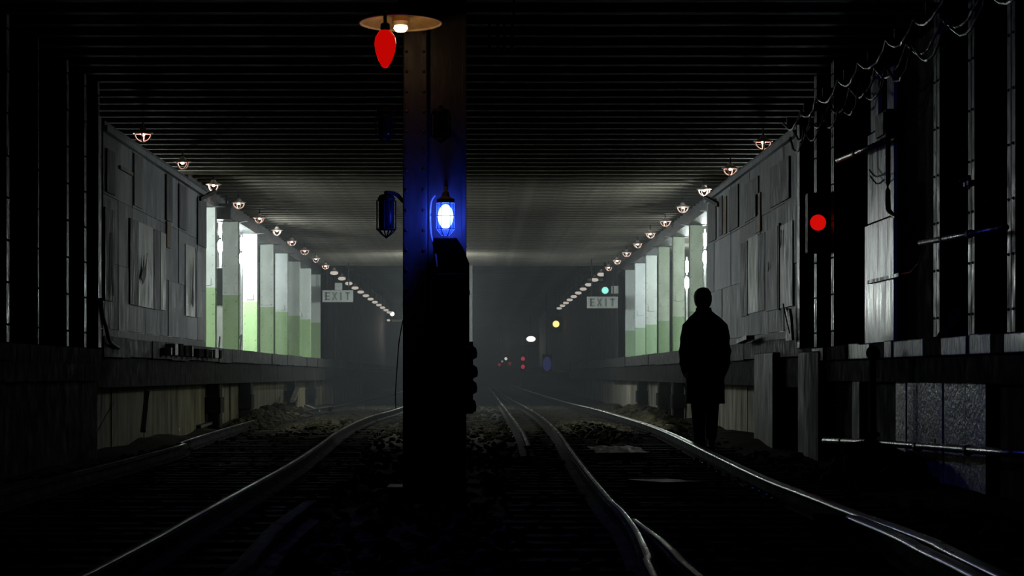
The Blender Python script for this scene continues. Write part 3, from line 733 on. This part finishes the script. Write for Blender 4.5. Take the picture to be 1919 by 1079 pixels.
plank(PX(1768,634,3.5), PX(1796,580,3.62), .16, .03, tim_m, 'plank', 'dark board leaning against the wall between two bents')
# splintered boards leaning at the near end of the right hoarding
br = thing('broken_board', 'ragged broken board leaning at the near end of the right hoarding', 'board', PX(1478,638,3.40))
bz = lambda dz, dy, w0: [(-w0,0),(w0,0),(w0*.9,dz*.5),(w0*1.2,dz*.8),(w0*.6,dz),(w0*.1,dz*.86),(-w0*.4,dz*.97),(-w0*.8,dz*.7)]
MB().prism([(u+v*.35,v) for u,v in bz(.36,0,.28)], -.0, .03, 'x').obj('board', tim_m, br)
for k in range(7):
    a = k*.055; MB().tube([(-.02,-.25+a*1.6,.08+a*.8),(-.05,-.42+a*1.5,.12+a*.85)], .008, 5).obj('splinter', tim_m, br)
plank(PX(1387,640,3.38), PX(1406,632,3.36), .1, .05, tim_m, 'plank', 'dark plank end lying on the platform edge right of the person')
# rubble on and below the platforms
def heap(cx, cy, rx, ry, h, n, name, lbl, m, rs=(.05,.16), xlim=None):
    b = MB()
    for i in range(n):
        q = rnd(0,6.283); t = math.sqrt(random.random()); X = cx+rx*t*math.cos(q); Y = cy+ry*t*math.sin(q)
        if xlim: X = max(xlim[0], min(xlim[1], X))
        for zz in range(2):
            b.stone((X,Y,max(-.02,h*(1-t)*(zz+rnd(.2,1))*.6)), rnd(*rs))
    o = b.obj(name, m); o['kind'] = 'stuff'; o['label'] = lbl; o['category'] = 'rubble'; return o
mud_m = mat('muddy_rubble', (0.055,0.048,0.028), .8, spec=.1, vary=.6, scale=5, bump=.4)
heap(-3.75, 50, .35, 9, .3, 260, 'rubble', 'muddy rubble heaped under the lip of the left platform', mud_m, xlim=(-4.2,-3.35))
heap(3.1, 50, .35, 12, .25, 260, 'rubble', 'muddy rubble along the foot of the right platform', mud_m, xlim=(2.75,3.6))
heap(3.2, 21.5, .3, 1.8, .32, 180, 'rubble', 'black rubble mound before the wet concrete wall', soot, xlim=(2.75,3.4))
heap(1.75, 41, .5, 7, .12, 160, 'rubble', 'pale broken stones scattered between the right rails', mud_m, rs=(.03,.09))
heap(-2.5, 44, .55, 7, .1, 140, 'rubble', 'muddy stones scattered between the left rails', mud_m, rs=(.03,.09))
def stone(p, r, m, lbl, grp=None):
    o = MB().stone((0,0,r*.5), r).obj('loose_stone', m, loc=p); return tag(o, lbl, 'stone', grp)
stone(ground(1495,862,.0), .09, pal_m, 'pale wet stone below the mossy pier right of the person')
stone(ground(1201,779,.0), .08, pal_m, 'small white stone beside the right rail')
stone(ground(1125,834,.0), .07, mud_m, 'grey stone at the corner of the lit ground patch')
stone(ground(632,795,.0), .1, mud_m, 'muddy stone behind the crest of the left rail')
stone(ground(333,806,.02), .09, pal_m, 'white lump at the end of a wet plank left of the left rail')
plank(ground(285,811,.05), ground(330,805,.06), .12, .05, pipe_m, 'plank', 'wet plank glinting on the ground left of the left rail')
plank(ground(372,799,.06), ground(402,790,.1), .08, .04, tim_m, 'plank', 'broken lath lying against the left rail')
plank(ground(1548,892,.03), ground(1590,862,.12), .07, .03, tim_m, 'plank', 'dark stick lying below the low wall pipe')
plank(PX(573,760,-3.8), PX(597,770,-3.5), .12, .05, pal_m, 'plank', 'pale board end sloping down from the left platform')
plank(PX(548,752,-3.85), PX(557,728,-4.02), .1, .04, under_m, 'plank', 'pale pointed board propped against the left platform wall')
plank(PX(268,808,-3.8), PX(276,735,-3.98), .06, .03, tim_m, 'plank', 'thin lath standing against the left platform face')
# lit patch of ground between the right rails, painted as a paler sheet
shm = mat('lit_ground_patch', (0.20,0.18,0.11), .45, vary=.55, scale=7, bump=.5)
b = MB(); vs = []; fs = []; c0_ = ground(1158,846,.03); nx, ny = 12, 9
for j in range(ny):
    for i in range(nx):
        u = i/(nx-1)-.5; v = j/(ny-1)-.5; ed = 1-.25*abs(mnoise.noise((i*.7,j*.9,3)))
        vs.append((u*.56*ed, v*2.6*ed, .012+.02*mnoise.noise((i*.5,j*.6,1))))
for j in range(ny-1):
    for i in range(nx-1): fs.append((j*nx+i,j*nx+i+1,(j+1)*nx+i+1,(j+1)*nx+i))
b.add(vs, fs); o = b.obj('lit_ground_patch', shm, loc=c0_); sm = o.modifiers.new('solid','SOLIDIFY'); sm.thickness = .015
tag(o, 'lit patch of muddy ground between the right rails, painted as a paler sheet', 'sheet')
plank(ground(1207,903,.04), ground(1284,909,.04), .35, .05, mat('sleeper_sheen',(0.07,0.06,0.03),.4,vary=.5,scale=8,bump=.3), 'plank', 'glossy yellowish board standing for a shining sleeper of the right track')  # extra board put in for the sheen on a sleeper
# blocks on the left lip
blk_m = mat('lip_block', (0.35,0.35,0.35), .45, vary=.6, scale=9, bump=.3)
for k, px in enumerate((302,312,322,332,343,352,360,372,381,390,398)):
    Y = YX(px,-4.0); zz = rnd(.1,.17)
    o = bevel(MB().box(-.06,.06,-.12,.12,0,zz).obj('wood_block', blk_m if k in (0,1,4,8,9) else fasc_m, loc=(-3.93,Y,1.11-.02), rot=(0,0,rnd(-.2,.2))), .01)
    o.location.z = 1.105; o.location.x = -3.925
    tag(o, '%s small block from the near end along the left hoarding foot' % ORD[k], 'block', 'blocks along the left hoarding foot')
# cable bundle at the near end of the left hoarding
c = MB().tube(smooth_path([PX(188,560,-3.965),PX(192,590,-3.965),PX(199,615,-3.96),PX(206,640,-3.955),PX(222,652,-3.97)]), .02, 8).obj('cable_bundle', cable_m)
tag(c, 'black cable bundle hanging at the near end of the left hoarding', 'cable')
# poles at the far ends of the hoardings, hanging sign box
plank(PX(374,373,-3.97), PX(402,359,-3.9), .05, .05, black_m, 'pole', 'dark pole jutting from the far top of the left hoarding', 'pole')
plank(PX(1347,384,3.47), PX(1322,370,3.4), .05, .05, black_m, 'pole', 'dark pole jutting from the far top of the right hoarding', 'pole')
hb = thing('hanging_box', 'dark box hanging from the roof over the left platform edge', 'box', P(421,411,46))
bevel(MB().box(-.15,.15,-.1,.1,0,.27).obj('case', gird_m, hb)); MB().tube([(.03,0,.27),(.03,0,.5)], .014).obj('drop_rod', black_m, hb)

# ------------------------------------------------------------------ signs and far lights
sign_m = mat('sign_face', (0.45,0.48,0.46), .5, vary=.12, bump=0); let_m = mat('sign_letter', (0.17,0.19,0.185), .5, vary=.1, bump=0)
GL = {'E':[(0,0,.2,1),(0,0,.62,.17),(0,.42,.55,.58),(0,.83,.62,1)],'I':[(.2,0,.42,1)],'T':[(.2,0,.42,1),(0,.83,.62,1)],'X':None}
def exit_sign(x0, x1, y0, y1, Y, lbl, lamp):
    s = Y/F; W = (x1-x0)*s; H = (y1-y0)*s; p = P((x0+x1)/2, y1, Y)
    t = thing('exit_sign', lbl, 'sign', p)
    bevel(MB().box(-W/2,W/2,0,.08,0,H).obj('plate', sign_m, t))
    lh = H*.66; lw = W*.17; z0 = H*.17
    for i, ch in enumerate('EXIT'):
        xo = -W/2+W*(.10+.215*i); b = MB()
        if GL[ch]:
            for a, c_, d_, e in GL[ch]: b.box(xo+a*lw*1.4, xo+d_*lw*1.4, -.012, 0, z0+c_*lh, z0+e*lh)
        else:
            for sg_ in (0, 1):
                q = [(0,0),(.22,0),(.85,1),(.63,1)] if sg_ == 0 else [(.63,0),(.85,0),(.22,1),(0,1)]
                b.prism([(xo+u*lw*1.2, z0+v*lh) for u, v in q], -.012-.001*sg_, 0, 'y')
        b.obj('letter', let_m, t)
    for X in (-W*.35, W*.35): MB().tube([(X,.04,H),(X,.04,4.5-p.z)], .015, 6).obj('hanger', dark_m, t)
    if lamp: bevel(MB().box(-.08,.12,-.02,.12,H,H+.2).obj('top_box', sign_m, t))
    return t
exit_sign(604, 662, 543.5, 566, 72.8, 'hazy EXIT sign hung over the end of the left platform', True)
exit_sign(1100, 1158, 555.5, 577.5, 71, 'hazy EXIT sign under the green signal on the right', False)
def far_signal(px, py, Y, r, col, s, name, lbl, shape=None, cat='signal', hs=1.8):
    t = thing(name, lbl, cat, P(px,py,Y)); rx = r*Y/F; rz = (shape or r)*Y/F
    MB().ball((0,0,0), rx, .06, rz, 18, 12).obj('lens', glow(name+'_%d_%d'%(px,py), col, s), t, smooth=True)
    bevel(MB().box(-rx*hs,rx*hs,.05,.3,-rz*hs*1.3,rz*hs*1.3).obj('housing', black_m, t))
    MB().tube([(0,.2,rz*hs),(0,.2,4.74-P(px,py,Y).z if Y > 76 else 4.1-P(px,py,Y).z)], .03, 6).obj('drop_pipe', black_m, t)
    return t
far_signal(1134,544,73,6.5,(0.30,0.95,0.82),1.0,'green_signal','small signal showing a pale green light above the right EXIT sign')
MB().box(.17,.36,-.05,.1,-.09,.12).obj('side_box', sign_m, [o for o in bpy.data.objects if o.name=='green_signal'][0])
far_signal(1042,607,121,6.2,(1.0,0.62,0.22),2.0,'amber_signal','distant amber light at the end of the right lamp row')
far_signal(995,635,165,8.5,(1.0,0.95,0.92),2.5,'oval_lamp','distant white oval lamp deep in the right tunnel',5.2,'lamp')
far_signal(735,588,128,4.2,(1.0,0.97,0.88),2.0,'distant_lamp','distant round white lamp at the end of the left lamp row',None,'lamp')
far_signal(728,600,130,3.2,(1.0,0.95,0.85),.5,'distant_lamp','faint distant lamp just below the left round white lamp',2.2,'lamp')
far_signal(948,672,196,2.8,(1.0,1.0,.95),.8,'distant_lamp','tiny white light above two red ones deep in the tunnel',None,'lamp')
far_signal(941,677,198,2.0,(1.0,1.0,.95),.25,'distant_lamp','fainter tiny white light deep in the tunnel',None,'lamp')
far_signal(936,683,199,3.0,(1.0,0.05,.08),.18,'red_marker','faint red marker light deepest in the tunnel')
far_signal(955,681,197,3.5,(1.0,0.05,.08),.10,'red_marker','dim red smudge of light under the tiny white one')
rs = thing('red_signal', 'distant signal post with two red lights one above the other', 'signal', P(980,702+.86*F/165,165))
zz = [P(980,672,165).z-rs.location.z, P(980,687,165).z-rs.location.z]
MB().tube([(0,.2,0),(0,.2,zz[0]+.4)], .05, 8).obj('post', black_m, rs)
bevel(MB().box(-.2,.2,.05,.3,zz[1]-.3,zz[0]+.3).obj('housing', black_m, rs))
for z_ in zz: MB().ball((0,0,z_), .12, .06, .13).obj('red_lens', glow('far_red', (1.0,0.06,0.14), .42), rs, smooth=True)
far_signal(1025,682,118,8,(0.16,0.18,0.8),.08,'blue_marker','faint blue lamp low in the right tunnel',13,'lamp',1.1)
sb = MB().box(-.05,.05,-.05,.05,0,.05)
o = MB().box(P(1101,524,84).x,P(1142,524,84).x,83.9,84.1,P(1101,526,84).z,P(1101,522,84).z).obj('lit_beam', sign_m); tag(o, 'short lit beam, painted pale, across the roof above the green signal', 'rack')  # roof beam whose lamplight is put into the pale colour
o = MB().box(P(703,600,132).x,P(757,600,132).x,131.9,132.1,P(703,602.5,132).z,P(703,599,132).z).obj('lit_beam', sign_m); tag(o, 'thin lit beam, painted pale, across the tunnel below the far left lamps', 'rack')  # far beam, light from the lamp painted as pale colour

# ------------------------------------------------------------------ person
coat_m = mat('black_coat', (0.012,0.012,0.012), .85, vary=.3, scale=30, bump=.2, spec=.2)
skin_m = mat('skin', (0.30,0.19,0.14), .55, vary=.1, bump=.05)
hair_m = mat('dark_hair', (0.010,0.009,0.008), .6, vary=.3, scale=60, bump=.5, spec=.3)
shoe_m = mat('black_leather', (0.01,0.01,0.01), .4, vary=.2, spec=.4)
def remesh(o, v, it=6):
    r = o.modifiers.new('remesh','REMESH'); r.mode = 'VOXEL'; r.voxel_size = v; r.use_smooth_shade = True
    s_ = o.modifiers.new('smooth','SMOOTH'); s_.factor = .5; s_.iterations = it; return o
def rings(b, rs_, n=24):      # rs_: (cx, cy, z, rx, ry)
    vs = []; fs = []
    for cx, cy, z, rx, ry in rs_:
        for k in range(n):
            q = 2*math.pi*k/n; vs.append((cx+rx*math.cos(q), cy+ry*math.sin(q), z))
    for i in range(len(rs_)-1):
        for k in range(n): k2 = (k+1)%n; fs.append((i*n+k,i*n+k2,(i+1)*n+k2,(i+1)*n+k))
    fs += [tuple(range(n))[::-1], tuple((len(rs_)-1)*n+k for k in range(n))]
    b.add(vs, fs)
man = thing('person', 'person in a long black overcoat walking away with hands in pockets', 'person', (2.535, 29.6, -.03))
bd = MB()
rings(bd, [(0,0,.86,.16,.11),(0,0,.98,.165,.115),(0,0,1.1,.15,.105),(0,.0,1.25,.17,.115),(0,.0,1.38,.185,.115),(0,.0,1.47,.15,.09),(-.01,.01,1.53,.07,.065)])
rings(bd, [(-.01,.01,1.50,.062,.062),(-.015,.015,1.56,.056,.058),(-.02,.025,1.64,.058,.062)])        # neck
hx, hy = -.022, .03                                                                                     # head, facing +y and turned a little left
rings(bd, [(hx,hy+.045,1.585,.03,.035),(hx,hy+.03,1.61,.055,.07),(hx,hy+.015,1.65,.068,.09),(hx,hy+.01,1.70,.074,.098),(hx,hy,1.75,.077,.1),(hx,hy-.005,1.79,.066,.085),(hx,hy-.005,1.815,.035,.045)])
bd.add([Vector((hx,hy+.1,1.715)),Vector((hx-.016,hy+.1,1.665)),Vector((hx+.016,hy+.1,1.665)),Vector((hx,hy+.135,1.67)),Vector((hx,hy+.07,1.69))],[(0,1,3),(0,3,2),(1,2,3),(0,4,1),(0,2,4),(1,4,2)])
for s in (-1,1):
    bd.ball((hx+s*.078,hy-.005,1.69), .012, .024, .034, 10, 8)
    bd.tube([(s*.185,0,1.43),(s*.22,-.01,1.3),(s*.245,-.03,1.16),(s*.235,.03,1.02),(s*.2,.09,.93)], [.06,.052,.045,.04,.032], 12)
    hand = Vector((s*.19,.10,.92))
    bd.ball(hand+Vector((0,.02,-.03)), .022,.045,.05, 10, 8)
    for k in range(4):
        f0 = hand+Vector((0,-.012+k*.02,-.06)); ln = (.06,.068,.064,.05)[k]; bd.tube([f0+Vector((0,0,.03)), f0+Vector((-s*.006,0,-ln*.5)), f0+Vector((-s*.022,.004,-ln))], [.01,.009,.0075], 8)
    bd.tube([hand+Vector((0,.05,-.01)), hand+Vector((-s*.01,.075,-.035)), hand+Vector((-s*.02,.08,-.06))], [.012,.011,.009], 8)
    st = .05*s
    bd.tube([(s*.085,0,.9),(s*.08,.0+st,.48),(s*.075,-.02+st*1.6,.10)], [.085,.058,.04], 12)
    bd.tube([(s*.075,-.03+st*1.6,.06),(s*.08,.12+st*1.6,.04)], [.035,.03], 10)
body = remesh(bd.obj('body', skin_m, man), .011, 4)
for s in (-1,1):
    MB().ball((hx+s*.03,hy+.088,1.705), .011, .010, .009, 10, 8).obj('eye', mat('eye_white',(0.7,0.7,0.68),.2,vary=0,bump=0), man, smooth=True)
MB().box(hx-.024,hx+.024,hy+.1,hy+.108,1.632,1.640).obj('mouth', mat('lips',(0.25,0.1,0.09),.5,vary=.1,bump=0), man)
hb_ = MB()
rings(hb_, [(hx,hy-.055,1.625,.06,.04),(hx,hy-.03,1.66,.086,.072),(hx,hy-.025,1.70,.098,.09),(hx-.002,hy-.012,1.76,.102,.108),(hx,hy-.004,1.81,.09,.102),(hx+.004,hy-.002,1.845,.06,.072),(hx+.004,hy-.002,1.86,.024,.034)])
for k in range(60):
    q = rnd(0,6.28); u = random.random(); hb_.ball((hx+.08*math.cos(q)*(1-u*.4), hy-.01+.09*math.sin(q)*(1-u*.4) if math.sin(q)<.5 else hy-.02, 1.70+.135*u), .014, n=6, m=4)
remesh(hb_.obj('hair', hair_m, man), .009, 2)
ct = MB()
rings(ct, [(0,.0,.57,.222,.17),(0,.0,.62,.22,.165),(0,0,.8,.215,.155),(0,0,.98,.215,.15),(0,0,1.12,.205,.145),(0,0,1.28,.225,.15),(0,0,1.40,.232,.145),(0,0,1.475,.215,.13),(-.005,.0,1.525,.175,.115),(-.01,.005,1.565,.125,.1),(-.014,.008,1.60,.09,.085)], 32)
for s in (-1,1):
    ct.tube([(s*.15,0,1.47),(s*.195,-.0,1.425),(s*.218,-.01,1.29),(s*.236,-.03,1.15),(s*.23,-.0,1.03),(s*.205,.06,.95),(s*.19,.09,.9)], [.055,.062,.064,.062,.059,.057,.053], 14)
    ct.box(s*.2-.03,s*.2+.03,.02,.14,.86,.95)
remesh(ct.obj('overcoat', coat_m, man), .013, 3)
cb = MB(); rings(cb, [(-.012,.0,1.54,.125,.105),(-.014,.004,1.59,.092,.09),(-.016,.008,1.635,.084,.085)], 28); o = cb.obj('collar', coat_m, man, smooth=True)
MB().box(-.006,.006,-.178,-.15,.57,.86).obj('back_vent', coat_m, man)
tb = MB()
for s in (-1,1):
    st = .05*s; tb.tube([(s*.09,0,.92),(s*.082,st*.5,.7),(s*.078,st,.48),(s*.074,-.01+st*1.6,.2),(s*.072,-.02+st*1.6,.075)], [.098,.09,.08,.068,.066], 16)
remesh(tb.obj('trousers', coat_m, man), .012, 3)
for s in (-1,1):
    st = .08*s; sh = MB()
    rings(sh, [(s*.072,.03+st,.0,.048,.14),(s*.072,.03+st,.03,.05,.145),(s*.072,.01+st,.065,.045,.11),(s*.072,-.02+st,.11,.042,.06)], 18)
    sh.obj('shoe', shoe_m, man, smooth=True)

# ------------------------------------------------------------------ haze
def haze(y0, y1, dens, name, lbl, col=(0.85,0.92,1.0)):
    o = MB().box(-6.2,6.0,y0,y1,-.05,4.1 if y1 <= 76 else 4.7).obj(name, bpy.data.materials.new(name+'_material'))
    m = o.data.materials[0]; m.use_nodes = True; nt = m.node_tree; nt.nodes.clear()
    out = nt.nodes.new('ShaderNodeOutputMaterial'); v = nt.nodes.new('ShaderNodeVolumeScatter')
    v.inputs['Color'].default_value = (*col,1); v.inputs['Density'].default_value = dens; v.inputs['Anisotropy'].default_value = .2
    nt.links.new(v.outputs[0], out.inputs['Volume'])
    o['kind'] = 'stuff'; o['label'] = lbl; o['category'] = 'haze'; return o
haze(41, 75.9, .0045, 'haze', 'thin bluish haze hanging around the platform lamps')
haze(76.2, 202, .004, 'haze', 'thin haze filling the far tunnel')
